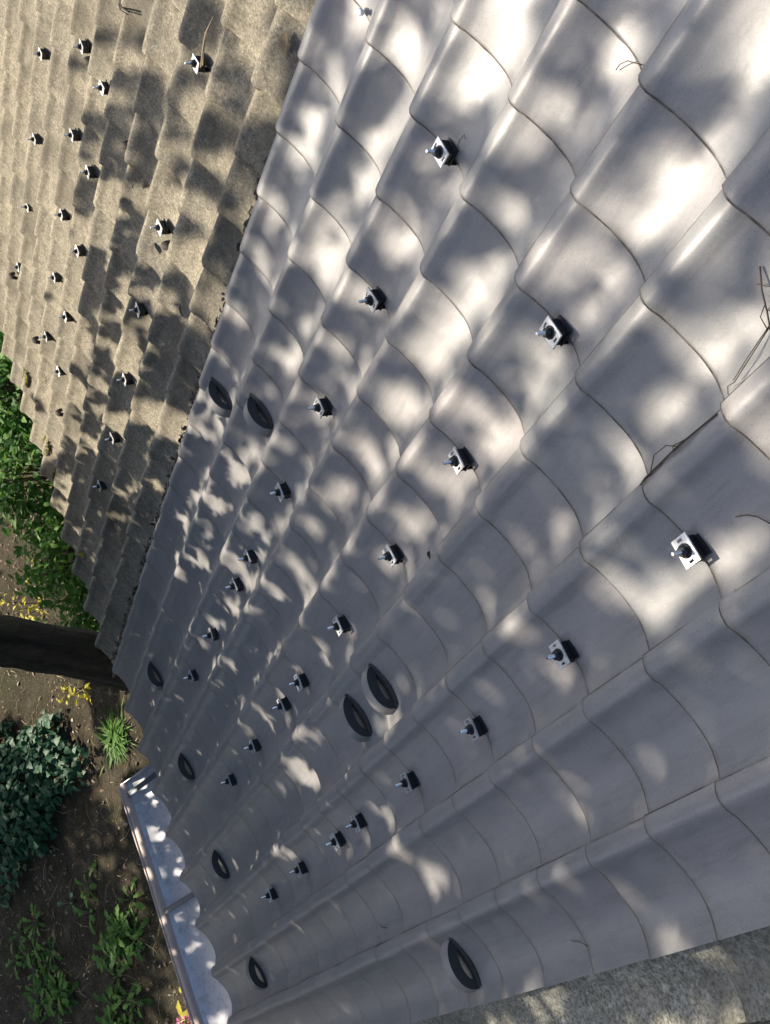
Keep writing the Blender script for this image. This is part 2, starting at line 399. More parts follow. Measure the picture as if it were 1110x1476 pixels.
# ------------------------------------------------------------------ gutter
def make_gutter():
    g = empty('gutter', (0.2, EY+.12, EZ-.16))
    tag(g, 'wide shiny metal gutter along the eave of the grey roof', 'gutter')
    x0, x1 = -1.6, 1.735
    prof = [(EY-.09, EZ-.075), (EY-.085, EZ-.10), (EY-.06, EZ-.116), (EY+.02, EZ-.122), (EY+.12, EZ-.120), (EY+.22, EZ-.106), (EY+.28, EZ-.088), (EY+.308, EZ-.066)]
    wallp = [(EY+.308, EZ-.066), (EY+.316, EZ-.052), (EY+.326, EZ-.045), (EY+.345, EZ-.043), (EY+.362, EZ-.046)]
    def sheet(name, pr, mat, th=.002):
        xs = np.linspace(x0, x1, 40); V = []; F = []; n = len(pr)
        for s in (0, 1):
            for x in xs:
                for y, z in pr: V.append((x, y, z - s*th + .0015*math.sin(x*5.1+y*9)))
        m = len(xs)
        for a in range(m-1):
            for k in range(n-1):
                F.append((a*n+k, (a+1)*n+k, (a+1)*n+k+1, a*n+k+1))
                b = m*n; F.append((b+a*n+k, b+a*n+k+1, b+(a+1)*n+k+1, b+(a+1)*n+k))
        return add(name, mesh_from(name, V, F, mat), g, -Vector(g.location))
    sheet('trough', prof, MAT['gutter'])
    sheet('outer_wall', wallp, MAT['lip'], .003)
    m = MB(); m.tube([(x, EY+.368, EZ-.047 + .0015*math.sin(x*5.1+3.4*9)) for x in np.linspace(x0, x1, 30)], .0095, 10)
    add('rolled_lip', m.mesh('rolled_lip', MAT['lip'], True), g, -Vector(g.location))
    m = MB()                                # end cap
    cap = prof + wallp[1:]
    b = len(m.v)
    for dx in (0, .004):
        for y, z in cap: m.v.append((x1+dx, y, z))
    n = len(cap); m.f += [tuple(range(n)), tuple(range(2*n-1, n-1, -1))] + [(k, k+1, n+k+1, n+k) for k in range(n-1)] + [(n-1, 0, n, 2*n-1)]
    add('end_cap', m.mesh('end_cap', MAT['gutter']), g, -Vector(g.location))
    for x in (.93, 1.655, -.25, -1.3):
        m = MB(); m.box(x-.016, x+.016, EY-.10, EY+.375, EZ-.054, EZ-.050)
        m.box(x-.013, x-.009, EY-.10, EY+.372, EZ-.050, EZ-.046); m.box(x+.009, x+.013, EY-.10, EY+.372, EZ-.050, EZ-.046)
        m.box(x-.011, x+.011, EY+.374, EY+.386, EZ-.075, EZ-.047)
        add('gutter_strap', m.mesh('gutter_strap', MAT['strap']), g, -Vector(g.location))
make_gutter()

# ------------------------------------------------------------------ mounting brackets
def plate_mesh():
    m = MB(); xs = [-.029, -.0245, -.0190, .0190, .0245, .029]; ys = [-.020, -.006, .006, .020]
    for a in range(5):
        for b in range(3):
            if a in (1, 3) and b == 1: continue
            m.box(xs[a], xs[a+1], ys[b], ys[b+1], .0215, .0250)
    me = m.mesh('plate', MAT['zinc'])
    bm = bmesh.new(); bm.from_mesh(me); bmesh.ops.remove_doubles(bm, verts=bm.verts, dist=1e-5)
    seen = {}
    for f in list(bm.faces):                # drop the inner walls between cells
        key = tuple(round(c, 5) for c in f.calc_center_median()); seen.setdefault(key, []).append(f)
    bmesh.ops.delete(bm, geom=[f for fs in seen.values() if len(fs) > 1 for f in fs], context='FACES')
    bm.to_mesh(me); bm.free(); return me
def body_mesh():
    m = MB(); m.box(-.022, .022, -.016, -.012, -.004, .0212); m.box(-.022, .022, .012, .016, -.02, .0212)
    m.box(-.020, .020, -.0118, .0118, .002, .0205); m.box(-.024, .024, -.026, .018, -.003, .0015)
    return m.mesh('clamp_body', MAT['black'])
def hook_mesh():
    m = MB(); m.box(-.013, .013, .0165, .0195, -.034, .012); m.box(-.013, .013, -.03, .0195, -.0375, -.0345)
    return m.mesh('hook_strap', MAT['black'])
def nut_mesh():
    m = MB(); m.lathe([(.0145, .0252), (.0145, .0275), (.0130, .0287)], 18); m.lathe([(.0108, .0288), (.0112, .0297), (.0112, .0375), (.0098, .0388)], 6)
    return m.mesh('flange_nut', MAT['black'])
def bolt_mesh():
    m = MB(); m.lathe([(.0046, .020)] + [(.0049 if k % 2 else .0043, .039+.0012*k) for k in range(17)] + [(.0036, .060)], 10)
    return m.mesh('bolt', MAT['bolt'])
BR = [('plate', plate_mesh()), ('clamp_body', body_mesh()), ('hook_strap', hook_mesh()), ('flange_nut', nut_mesh()), ('bolt', bolt_mesh())]
def bracket(p, rz, label, group):
    rot = (ROOF_ROT @ Matrix.Rotation(rz*1.8, 4, 'Z') @ Matrix.Rotation(random.uniform(-.05, .05), 4, 'X') @ Matrix.Rotation(random.uniform(-.05, .05), 4, 'Y')).to_euler()
    e = empty('roof_bracket', p, rot); tag(e, label, 'bracket', group)
    for n, me in BR: add(n, me, e, rot=((0, 0, random.uniform(0, 1)) if n == 'flange_nut' else None))
NTH = ['topmost', 'second', 'third', 'fourth', 'fifth', 'sixth', 'seventh', 'lowest']
for i, where in ((2, 'the line nearest the photo bottom'), (4, 'the middle of three lines'), (6, 'the line nearest the brown roof')):
    for k, j in enumerate((-2, 0, 2, 4, 6, 7, 9, 11)):
        bracket(grid(i + .395 + random.uniform(-.01, .03), j, -.0245), random.uniform(-.05, .05),
                f'metal bracket on grey tiles, {NTH[k]} down {where}', 'mounting brackets on the grey tiles')
brown_lines = {'the line nearest the grey roof': [(11.31, 1.04), (11.37, 4.2), (11.54, 6.43), (11.5, 8.46), (11.53, 10.58), (11.67, 12.76)],
    'the second line from the grey roof': [(14.45, 4.1), (14.61, 6.17), (14.66, 8.37), (14.89, 10.77), (14.93, 12.86)],
    'the third line from the grey roof': [(15.6, 4.18), (15.64, 6.22), (15.78, 8.51), (15.83, 10.53), (16.01, 12.9)],
    'the line nearest the left photo edge': [(17.85, 6.14), (17.9, 8.39), (18.1, 10.64), (18.54, 13.25)]}
NTB = ['topmost', 'second', 'third', 'fourth', 'fifth', 'lowest']
for where, pts in brown_lines.items():
    for k, (i, j) in enumerate(pts):
        n = 'lowest' if k == len(pts)-1 else NTB[k]
        bracket(grid(i, j, -.027), random.uniform(-.08, .08), f'metal bracket on brown tiles, {n} down {where}', 'mounting brackets on the brown tiles')

# ------------------------------------------------------------------ leaves, plants, trees
class Leaves:
    def __init__(s): s.v = []; s.f = []
    def leaf(s, p, d, nrm, L, w, fold=.25, curl=.3, kind='oval'):
        p, d, nrm = Vector(p), Vector(d).normalized(), Vector(nrm)
        side = d.cross(nrm)
        if side.length < 1e-3: side = d.cross(Vector((.3, .5, .8)))
        side.normalize(); n = side.cross(d).normalized(); b = len(s.v)
        prof = {'oval': [(0, .10), (.3, .9), (.62, .8), (1, .04)], 'heart': [(0, .55), (.2, 1.0), (.55, .8), (1, .03)],
                'lobed': [(0, .12), (.22, .5), (.34, .3), (.5, .85), (.62, .5), (.8, .9), (1, .1)], 'blade': [(0, .7), (.35, 1), (.7, .7), (1, .05)]}[kind]
        for t, ww in prof:
            c = p + d*(L*t) - n*(curl*L*t*t); e = side*(w*.5*ww) + n*(fold*w*.5*ww)
            e2 = -side*(w*.5*ww) + n*(fold*w*.5*ww)
            s.v += [tuple(c+e), tuple(c), tuple(c+e2)]
        for k in range(len(prof)-1):
            o = b+3*k; s.f += [(o, o+1, o+4, o+3), (o+1, o+2, o+5, o+4)]
    def mesh(s, name, mat): return mesh_from(name, s.v, s.f, mat)

def rdir(zmin=-.2, zmax=1.0):
    a = random.uniform(0, 6.283); z = random.uniform(zmin, zmax); r = math.sqrt(max(0, 1-z*z))
    return Vector((r*math.cos(a), r*math.sin(a), z))
def mass(o): o['kind'] = 'stuff'; return o
def thing(name, loc, label, cat, group=None): return tag(empty(name, loc), label, cat, group)

# the garden tree: a leaning trunk beyond the eave and a wide crown over the roof
def blob_hit(i, j, table, grow):
    hit = np.zeros(len(i), bool)
    for c0, c1, a0, a1, b0, b1 in table:
        det = a0*b1 - a1*b0
        if abs(det) < 1e-6: continue
        dx, dy = i-c0, j-c1
        s = (dx*b1 - dy*b0)/det; t = (a0*dy - a1*dx)/det
        hit |= (s*s + t*t) < grow*grow
    return hit
SUN_GAPS=np.array([float(t) for t in '''6.22 -2.87 -0.34 -0.29 -0.17 0.19 6.31 -3.25 -0.22 -0.17 -0.2 0.23 6.92 -3.08 -0.11 -0.02 -0.08 -0.18 6.86 -2.48 -0.11 -0.02 -0.08 -0.2 7.27 -1.8 -0.18 -0.16 -0.09 0.12 7.31 -1.42 -0.11 -0.1 -0.12 0.16 6.24 -1.82 -0.11 -0.11 -0.07 0.08 5.53 -2.33 -0.17 -0.17 -0.13 0.15 8.14 -0.86 -0.1 -0.09 -0.06 0.08 6.97 -0.77 -0.12 -0.04 -0.1 -0.29 6.38 -1.01 -0.13 -0.14 -0.08 0.1 7.62 0.13 -0.22 -0.23 -0.11 0.16 5.94 -0.7 -0.09 -0.03 -0.08 -0.3 5.44 -1.32 -0.1 -0.11 -0.06 0.07 5.17 -1.69 -0.1 -0.12 -0.09 0.1 7.03 -0.15 -0.09 -0.03 -0.08 -0.23 5.95 -3.37 -0.08 -0.07 -0.07 0.07 7.23 -2.63 -0.1 -0.08 -0.06 0.07 5.32 -3.98 -0.05 -0.09 -0.21 0.03 5.29 -3.56 -0.08 -0.01 -0.05 -0.2 5.18 -4.35 -0.07 -0.01 -0.05 -0.16 4.42 -4.67 -0.17 -0.01 -0.04 -0.21 4.46 -4.34 -0.15 -0.13 -0.07 0.07 4.37 -3.32 -0.19 -0.19 -0.13 0.13 4.21 -3.74 -0.09 -0.01 -0.02 -0.15 3.86 -3.82 -0.07 -0.01 -0.02 -0.2 4.52 -2.52 -0.12 -0.14 -0.07 0.07 4.26 -4.17 -0.07 -0.07 -0.06 0.06 5.82 -3.55 -0.08 -0.01 -0.05 -0.16 3.97 -3.35 -0.06 -0.01 -0.01 -0.13 3.38 -3.81 -0.09 -0.11 -0.12 0.11 4.99 -3.61 -0.06 -0.01 -0.03 -0.11 3.95 -2.84 -0.08 -0.02 -0.02 -0.24 3.41 -3 -0.14 -0.18 -0.08 0.08 3.33 -3.25 -0.08 -0.11 -0.08 0.08 3.32 -2.48 -0.09 -0.13 -0.1 0.1 3.29 -1.79 -0.08 -0.14 -0.11 0.11 4.31 -1.74 -0.07 -0.1 -0.08 0.09 3.89 -1.77 -0.05 -0.07 -0.05 0.06 3.02 -3.4 -0.11 -0.15 -0.09 0.09 3.03 -2.52 -0.07 -0.02 0 -0.15 2.89 -2.1 -0.06 -0.09 -0.06 0.06 2.45 -2.89 -0.08 -0.13 -0.11 0.1 2.91 -1.42 -0.05 -0.08 -0.07 0.07 2.16 -2.23 -0.08 -0.15 -0.11 0.11 2.46 -1.99 -0.1 -0.19 -0.09 0.09 3.12 -1.27 -0.05 -0.09 -0.05 0.06 2.44 -1.65 -0.06 -0.12 -0.05 0.05 2.87 -3.08 -0.06 -0.08 -0.06 0.06 5.37 -1.03 -0.08 -0.09 -0.07 0.09 5.3 -0.74 -0.09 -0.12 -0.07 0.09 5.32 -0.22 -0.08 -0.2 -0.22 -0.01 5.37 0.46 -0.21 -0.31 -0.16 0.2 6.04 0.83 -0.11 -0.05 -0.07 -0.31 6.28 0.88 -0.13 -0.18 -0.07 0.09 4.5 -0.87 -0.09 -0.14 -0.06 0.07 4.35 -1.28 -0.08 -0.11 -0.06 0.06 4.27 -0.47 -0.1 -0.16 -0.11 0.12 5.26 1.14 -0.09 -0.14 -0.1 0.13 4.71 0.14 -0.16 -0.25 -0.06 0.08 4.7 1.52 -0.09 -0.32 -0.11 -0.01 5 -1.33 -0.07 -0.02 -0.03 -0.17 4.38 -1.64 -0.08 -0.1 -0.09 0.1 6.57 0.79 -0.14 -0.18 -0.07 0.09 3.12 -0.25 -0.04 -0.07 -0.08 0.09 5.62 2.9 -0.1 -0.17 -0.06 0.09 5.36 3.56 -0.07 -0.13 -0.05 0.07 8.7 5.93 -0.32 -0.48 -0.1 0.19 7.42 5.11 -0.33 -0.54 -0.17 0.29 8.06 6.42 -0.16 -0.12 -0.21 -0.76 7.05 4.46 -0.12 -0.08 -0.11 -0.43 7.06 3.92 -0.18 -0.28 -0.11 0.18 7.68 6.76 -0.35 -0.62 -0.12 0.21 5.91 3.35 -0.17 -0.29 -0.09 0.13 6.54 5.44 -0.18 -0.34 -0.09 0.14 6.19 3.24 -0.08 -0.13 -0.08 0.12 5.82 4.57 -0.24 -0.46 -0.05 0.08 5.23 4.79 -0.07 -0.15 -0.15 0.22 6.73 6.61 -0.25 -0.49 -0.07 0.13 6.09 5.9 -0.11 -0.08 -0.08 -0.44 7.64 8.17 -0.22 -0.43 -0.07 0.15 8.24 9.66 -0.14 -0.28 -0.05 0.1 6.44 7.95 -0.06 -0.13 -0.08 0.14 4.13 4.26 -0.07 -0.17 -0.12 0.17 5.88 9.52 -0.13 -0.33 -0.03 0.06 6.22 4.53 -0.08 -0.15 -0.07 0.1 5.33 3.5 -0.05 -0.09 -0.05 0.07 6.08 2.8 -0.05 -0.09 -0.06 0.09 3.18 4.01 -0.12 -0.34 -0.15 0.19 3.16 5.04 -0.03 -0.1 -0.07 0.09 3.78 6.49 -0.15 -0.45 -0.13 0.19 3.49 7.39 -0.2 -0.7 -0.08 0.12 2.41 5.26 -0.01 -0.18 -0.19 -0.06 2.8 4.66 -0.09 -0.31 -0.04 0.06 1.84 5.04 -0.04 -0.18 -0.11 0.14 1.51 4.78 -0 -0.25 -0.2 -0.06 4.21 7.42 -0.05 -0.14 -0.08 0.13 2.17 6.78 -0.03 -0.13 -0.1 0.14 3 6.63 -0.03 -0.1 -0.06 0.09 2.68 9.26 -0.05 -0.23 -0.12 0.18 4.08 1.01 -0.08 -0.15 -0.04 0.05 2.86 -1.48 -0.03 -0.06 -0.05 0.05 2.36 -1.45 -0.04 -0.09 -0.04 0.04 3.1 -0.19 -0.03 -0.06 -0.06 0.07 1.96 -1.58 -0.03 -0.07 -0.04 0.03 1.48 0.67 -0.06 -0.22 -0.04 0.05 0.82 0.99 -0.03 -0.13 -0.05 0.05 0.48 1.04 0.01 -0.13 -0.1 -0.01 0.1 0.67 -0.03 -0.18 -0.13 0.13 0.04 3.27 -0.01 -0.13 -0.05 0.06 0.95 5.07 -0.02 -0.1 -0.09 0.12 2.27 0.95 -0.03 -0.08 -0.09 0.1 3 0.43 -0.05 -0.11 -0.05 0.06 1.14 -0.91 -0.02 -0.06 -0.06 0.06 2.28 5.02 -0.04 -0.16 -0.09 0.11 1.84 4.8 -0.04 -0.17 -0.12 0.15 2.1 1.06 -0.03 -0.08 -0.06 0.07 1.86 1.64 -0.04 -0.13 -0.04 0.04 -0.17 3.5 -0.02 -0.21 -0.11 0.12 -0.45 0.42 -0.01 -0.15 -0.06 0.06 8.41 4.6 -0.35 -0.5 -0.12 0.22 7.21 3.73 -0.21 -0.32 -0.08 0.13 7.14 4.21 -0.16 -0.25 -0.11 0.19 8.71 5.25 -0.21 -0.3 -0.14 0.26 13.92 17.12 -0.45 -0.78 -0.18 0.75 11.85 16.57 -0.19 -0.37 -0.04 0.12 12.47 11.85 -0.34 -0.52 -0.05 0.15 11.33 9.59 -0.34 -0.5 -0.04 0.1 10.22 9.12 -0.2 -0.31 -0.04 0.09 12.88 13.51 -0.34 -0.54 -0.04 0.13 11.56 12.27 -0.29 -0.48 -0.03 0.1 10.53 10.84 -0.32 -0.55 -0.05 0.14 10.72 12.51 -0.24 -0.43 -0.04 0.11 9.68 9.4 -0.14 -0.24 -0.09 0.21 12.87 17.36 -0.25 -0.47 -0.07 0.26 9.89 8.01 -0.14 -0.21 -0.07 0.17 11.23 11.1 -0.29 -0.48 -0.03 0.09'''.split()]).reshape(-1,6)
LEAF_CLUMPS=np.array([float(t) for t in '''11.69 0.69 -0.38 -0.29 -0.13 0.26 14.81 3.26 -0.36 -0.28 -0.03 0.1 13.56 2.63 -0.31 -0.25 -0.04 0.11 13.59 3.3 -0.42 -0.36 -0.07 0.18 13.96 4.2 -0.65 -0.57 -0.04 0.12 14.89 5.37 -0.58 -0.53 -0.07 0.22 13.75 4.5 -0.48 -0.44 -0.08 0.22 15.12 6.21 -0.38 -0.36 -0.03 0.09 12.43 3.14 -0.35 -0.32 -0.08 0.19 11.55 2.56 -0.29 -0.27 -0.06 0.12 10.8 1.55 -0.26 -0.23 -0.1 0.2 13.71 5.19 -0.55 -0.53 -0.06 0.17 14.83 6.75 -0.45 -0.44 -0.04 0.13 10.59 2.4 -0.44 -0.43 -0.13 0.25 14.71 7.17 -0.38 -0.39 -0.04 0.13 12.53 5.48 -0.35 -0.37 -0.18 0.46 14.08 7.97 -0.5 -0.56 -0.09 0.29 11.6 3.19 -0.24 -0.23 -0.04 0.09 12.72 4.49 -0.23 -0.23 -0.03 0.08 12.76 6.6 -0.4 -0.45 -0.09 0.25 12.45 3.73 -0.22 -0.21 -0.04 0.09 14.32 3.47 -0.2 -0.17 -0.04 0.12 15.9 4.75 -0.25 -0.2 -0.03 0.11 11.47 1.42 -0.22 -0.18 -0.05 0.09 15.4 8.42 -0.35 -0.37 -0.06 0.21 10.04 -0.59 -0.16 -0.12 -0.07 0.12 10.38 0.66 -0.28 -0.24 -0.07 0.12 10.47 1.12 -0.41 -0.36 -0.06 0.1 9.38 0.39 -0.27 -0.24 -0.12 0.19 9.54 0.96 -0.29 -0.27 -0.12 0.21 9.34 -0.31 -0.12 -0.1 -0.06 0.09 10.52 1.55 -0.33 -0.3 -0.08 0.15 9.47 1.53 -0.29 -0.29 -0.17 0.3 9.51 2.34 -0.23 -0.25 -0.13 0.24 9.58 3.02 -0.32 -0.36 -0.09 0.17 9.32 2.42 -0.3 -0.33 -0.09 0.16 13.82 8.82 -0.44 -0.53 -0.12 0.38 11.83 5.94 -0.48 -0.55 -0.07 0.17 10.73 4.68 -0.24 -0.27 -0.05 0.1 11.79 6.82 -0.44 -0.54 -0.07 0.18 10.62 5.72 -0.42 -0.52 -0.1 0.21 10.34 6.13 -0.41 -0.54 -0.11 0.23 13.11 7.54 -0.34 -0.39 -0.08 0.24 12.77 8.54 -0.28 -0.35 -0.09 0.26 12.9 10.03 -0.36 -0.49 -0.05 0.15 11.74 9.33 -0.67 -0.96 -0.14 0.38 10.64 7.52 -0.45 -0.63 -0.11 0.26 9.58 5.93 -0.47 -0.65 -0.22 0.45 12.94 11.18 -0.45 -0.64 -0.05 0.16 12.95 12.07 -0.49 -0.74 -0.07 0.21 16.52 16.49 -0.49 -0.7 -0.03 0.19 16.27 11.61 -0.32 -0.38 -0.03 0.14 11.41 10.92 -0.55 -0.88 -0.09 0.25 10.81 9.27 -0.37 -0.56 -0.12 0.29 13.86 14.88 -0.54 -0.86 -0.05 0.21 10.08 4.9 -0.24 -0.3 -0.11 0.22 9.65 5.07 -0.27 -0.35 -0.13 0.26 12.37 9.69 -0.28 -0.39 -0.06 0.16 10.55 9.91 -0.56 -0.91 -0.12 0.29'''.split()]).reshape(-1,6)

SUN_GAPS = np.concatenate([SUN_GAPS, [[8.34, -2.0, .3, 0, 0, .35]]])
def garden_tree():
    base = Vector((2.55, 4.85, GROUND))
    t = thing('garden_tree', base, 'large tree with dark leaning trunk just beyond the eave', 'tree')
    pts = []; rads = []
    ctrl = [(2.45, 4.9, GROUND-.2, .34), (2.55, 4.86, -3.8, .25), (2.80, 4.80, -3.0, .205), (2.97, 4.8, -2.54, .185), (3.19, 4.82, -1.80, .165), (3.45, 4.95, -.6, .16), (3.7, 5.2, .6, .16), (3.9, 5.5, 1.8, .14)]
    for a in range(len(ctrl)-1):
        for s in np.linspace(0, 1, 16, endpoint=False):
            c = [ctrl[a][k]*(1-s)+ctrl[a+1][k]*s for k in range(4)]; pts.append(c[:3]); rads.append(c[3])
    V = []; F = []; n = 56
    for k, (p, r) in enumerate(zip(pts, rads)):
        for m in range(n):
            a = 2*math.pi*m/n; z = p[2]
            rr = r*(1 + .17*math.sin(3*a+z*.9) + .10*math.sin(5*a+1.7*z) + .05*math.sin(9*a-3*z) + .04*math.sin(2*a+9*z) + .035*abs(math.sin(11*a+2.2*math.sin(3.1*z))) + .03*abs(math.sin(17*a+1.5*math.sin(5*z))) + random.uniform(-.012, .012))
            V.append((p[0]+rr*math.cos(a), p[1]+rr*math.sin(a), p[2]))
    for k in range(len(pts)-1):
        for m in range(n): F.append((k*n+m, k*n+(m+1) % n, (k+1)*n+(m+1) % n, (k+1)*n+m))
    add('trunk', mesh_from('trunk', V, F, MAT['bark']), t, -base)
    # crown: leaves on the sun's side of the slope, thick where the roof lies in shade, open where sun falls through
    N = 260000
    i = rng.uniform(-5, 22, N); j = rng.uniform(-9, 37, N)
    i0, j0 = i, j
    i = i + .10*fbm(i0*W, j0*G, 21, 3, 5.0)/.6 + .05*fbm(i0*W, j0*G, 22, 2, 22)/.45; j = j + .10*fbm(i0*W, j0*G, 23, 3, 5.0)/.6 + .05*fbm(i0*W, j0*G, 24, 2, 22)/.45
    shade = (i < 9.2) | (j > 7 + (i-9.2)*1.75)
    open_ = blob_hit(i, j, SUN_GAPS, 1.15) | (blob_hit(i, j, SUN_GAPS, 1.38) & (j < .5) & (i > 1.5)) | ((i < 7.4) & (j > 17.8) & (j < 19.3) & (fbm(i0*W, j0*G, 41, 3, 15.0) > np.where(i > 4.4, -.2, .25)))
    fine = fbm(i0*W, j0*G, 51, 3, 15.0)
    open_ |= (i > 4.3) & (i < 9.3) & (j < 10) & (fine > .27)
    open_ |= (i > 2.2) & (j < 1) & (fbm(i0*W, j0*G, 53, 3, 8.0) > .36)
    open_ &= rng.uniform(0, 1, N) > .05
    open_ |= (i < 0) & (i > -1.2) & (fbm(i0*W, j0*G, 52, 3, 6.0) > .25)
    open_ &= ~((fine < -.36) & (j > -3))
    clump = blob_hit(i, j, LEAF_CLUMPS, 1.0) | ((i > 9) & (i < 14) & (fbm(i*W, j*G, 31, 3, 6.0) > .42))
    outside = (j < -5.2) | (i < -.9) | (j > 19.2)
    nz = fbm(i*W, j*G, 11, 3, 2.2)
    keep = np.where(outside, np.where(j > 19.2, nz < .5, nz < .10), (shade & ~open_) | clump)
    for P in ((4.95, 7.4, -3.65), (3.75, 6.95, -3.7), (3.17, 7.1, -3.95), (6.6, 5.8, -2.9), (5.6, 5.9, -3.0)):
        tq = -(P[1]*SP + P[2]*CP)/(SUN_DIR[1]*SP + SUN_DIR[2]*CP); hx = P[0] + tq*SUN_DIR[0]; hv = (P[1] + tq*SUN_DIR[1])/CP
        keep &= ((i - hx/W)**2 + (j - hv/G)**2) > 1.6
    fade = rng.uniform(0, 1, N) < np.where(i > 9.2, np.where(clump, .8, .75), 1.0)
    keep &= fade & (rng.uniform(0, 1, N) < np.where(j0 > 3, .85, np.where(i0 > 3, .52, .76)))
    i, j = i0[keep], j0[keep]
    low = rng.uniform(0, 1, len(i)) < np.where((i > 2.5) & (i < 14) & (j > 5) & (j < 19.2), .55, 0.0)
    near = np.clip((19 - j)/24, 0, 1)
    tt = (2.7 + 3.6*near) + rng.uniform(0, 1, len(i))**.8*np.where(j > 19.2, 5.0, 2.0 + .8*near)
    tt = np.where(low, rng.uniform(1.9, 3.0, len(i)), tt)
    P = np.stack([i*W, j*G*CP, -j*G*SP], 1) + tt[:, None]*SUN_DIR
    az_ok = (j < 19.2) | (P[:, 0] > 1.0 + .30*(P[:, 1]-3.5)); P = P[az_ok]
    m = len(P); L = rng.uniform(.07, .105, m); w = L*rng.uniform(.5, .68, m)
    nrm = SUN_DIR + rng.normal(0, .55, (m, 3)); nrm /= np.linalg.norm(nrm, axis=1)[:, None]
    d = np.cross(nrm, rng.normal(0, 1, (m, 3))); d /= np.linalg.norm(d, axis=1)[:, None]
    s = np.cross(nrm, d)
    V = np.stack([P - d*L[:, None]/2, P + s*w[:, None]/2 + nrm*.008, P + d*L[:, None]/2, P - s*w[:, None]/2 + nrm*.008], 1).reshape(-1, 3)
    me = bpy.data.meshes.new('crown'); idx = np.arange(m)*4
    tri = np.stack([idx, idx+1, idx+2, idx, idx+2, idx+3], 1).reshape(-1, 3)
    me.vertices.add(len(V)); me.vertices.foreach_set('co', V.ravel())
    me.loops.add(tri.size); me.loops.foreach_set('vertex_index', tri.ravel())
    me.polygons.add(len(tri)); me.polygons.foreach_set('loop_start', np.arange(0, tri.size, 3)); me.polygons.foreach_set('loop_total', np.full(len(tri), 3))
    me.materials.append(MAT['crown']); me.update(); me.validate()
    add('crown', me, t, -base)
    print('crown leaves', m)
garden_tree()

def add_shade_tree(x, y, top, rad, label, count=9000):  # out-of-view trees, added to cast shade and block sky light
    base = Vector((x, y, GROUND)); t = thing('added_shade_tree', base, label, 'tree', 'unseen trees added to shade the garden and roof')
    m = MB(); hh = top-GROUND
    m.tube([base+Vector((.1*math.sin(k), .1*math.cos(2*k), hh*.7*k/6)) - base for k in range(7)], [.2-.02*k for k in range(7)], 10, .05)
    add('trunk', m.mesh('trunk', MAT['bark'], True), t)
    lv = Leaves()
    for _ in range(count):
        q = rdir(-1, 1); r = random.random()**.4; z = .5 + .5*q.z*r
        c = Vector((q.x*r*rad, q.y*r*rad*.8, hh*(.12 + .86*z)))
        L = random.uniform(.16, .26); dd = rdir(-1, .4)
        lv.leaf(c, dd, rdir(0, 1), L, L*.7)
    add('crown', lv.mesh('crown', MAT['crown']), t)
add_shade_tree(1.5, 15.2, 4.5, 2.5, 'unseen tree added to shade the garden, straight ahead'); add_shade_tree(5.4, 15.8, 4.5, 2.5, 'unseen tree added to shade the garden, in the middle'); add_shade_tree(9.2, 15.0, 2.2, 2.3, 'unseen tree added to shade the garden, beyond the shrubs')

add_shade_tree(-3.7, 8.6, 5.5, 2.3, 'unseen tree added to block sky past the mossy roof, farthest from the camera', 12000)  # side row added to keep sky light off the tile rolls
add_shade_tree(-3.9, 5.0, 5.8, 2.3, 'unseen tree added to block sky past the mossy roof, level with the gutter', 12000); add_shade_tree(-4.2, 1.6, 5.0, 2.3, 'unseen tree added to block sky past the mossy roof, nearest the camera', 10000)

def shrub(x, y, z, rx, rz, n, mat, label, size=.10, name='garden_shrub'):
    base = Vector((x, y, GROUND)); t = thing(name, base, label, 'shrub', 'shrubs below the brown eave')
    lv = Leaves(); st = MB(); zc = z-GROUND
    tips = []
    for _ in range(int(n/14)):
        q = rdir(-.5, 1); r = random.uniform(.55, 1.0); tips.append(Vector((q.x*rx*r, q.y*rx*r, max(.12, zc + q.z*rz*r))))
    for tip in tips:
        st.tube([Vector((tip.x*.12, tip.y*.12, 0)), Vector((tip.x*.5, tip.y*.5, tip.z*.6)), tip], [.012, .007, .003], 5)
        for _ in range(14):
            c = tip + Vector((random.gauss(0, .10), random.gauss(0, .10), random.gauss(0, .09)))
            L = size*random.uniform(.7, 1.3); dd = (Vector((tip.x, tip.y, .15))*.6 + rdir(-.5, .8)*.6)
            lv.leaf(c, dd, Vector((random.gauss(0, .5), random.gauss(0, .5), 1)), L, L*random.uniform(.45, .62), .2, .3)
    mass(add('stems', st.mesh('stems', MAT['twig'], True), t)); mass(add('foliage', lv.mesh('foliage', MAT[mat]), t))
shrub(6.75, 5.75, -3.35, .75, .75, 1700, 'shrub', 'sunlit green shrub nearest the left photo edge', .11)
shrub(5.75, 5.95, -3.45, .70, .65, 1600, 'shrub', 'bushy green shrub below the mossy middle of the eave', .10)
shrub(4.85, 6.25, -3.65, .60, .45, 1000, 'bright', 'low bright green shrub just above the tree trunk', .09)
shrub(4.25, 6.05, -3.75, .5, .4, 900, 'shrub', 'loose leafy shrub between the yellow sprig and the brown eave', .08)
shrub(7.6, 6.4, -3.3, .8, .8, 1200, 'shrub', 'dark green shrub half hidden under the brown eave', .11)

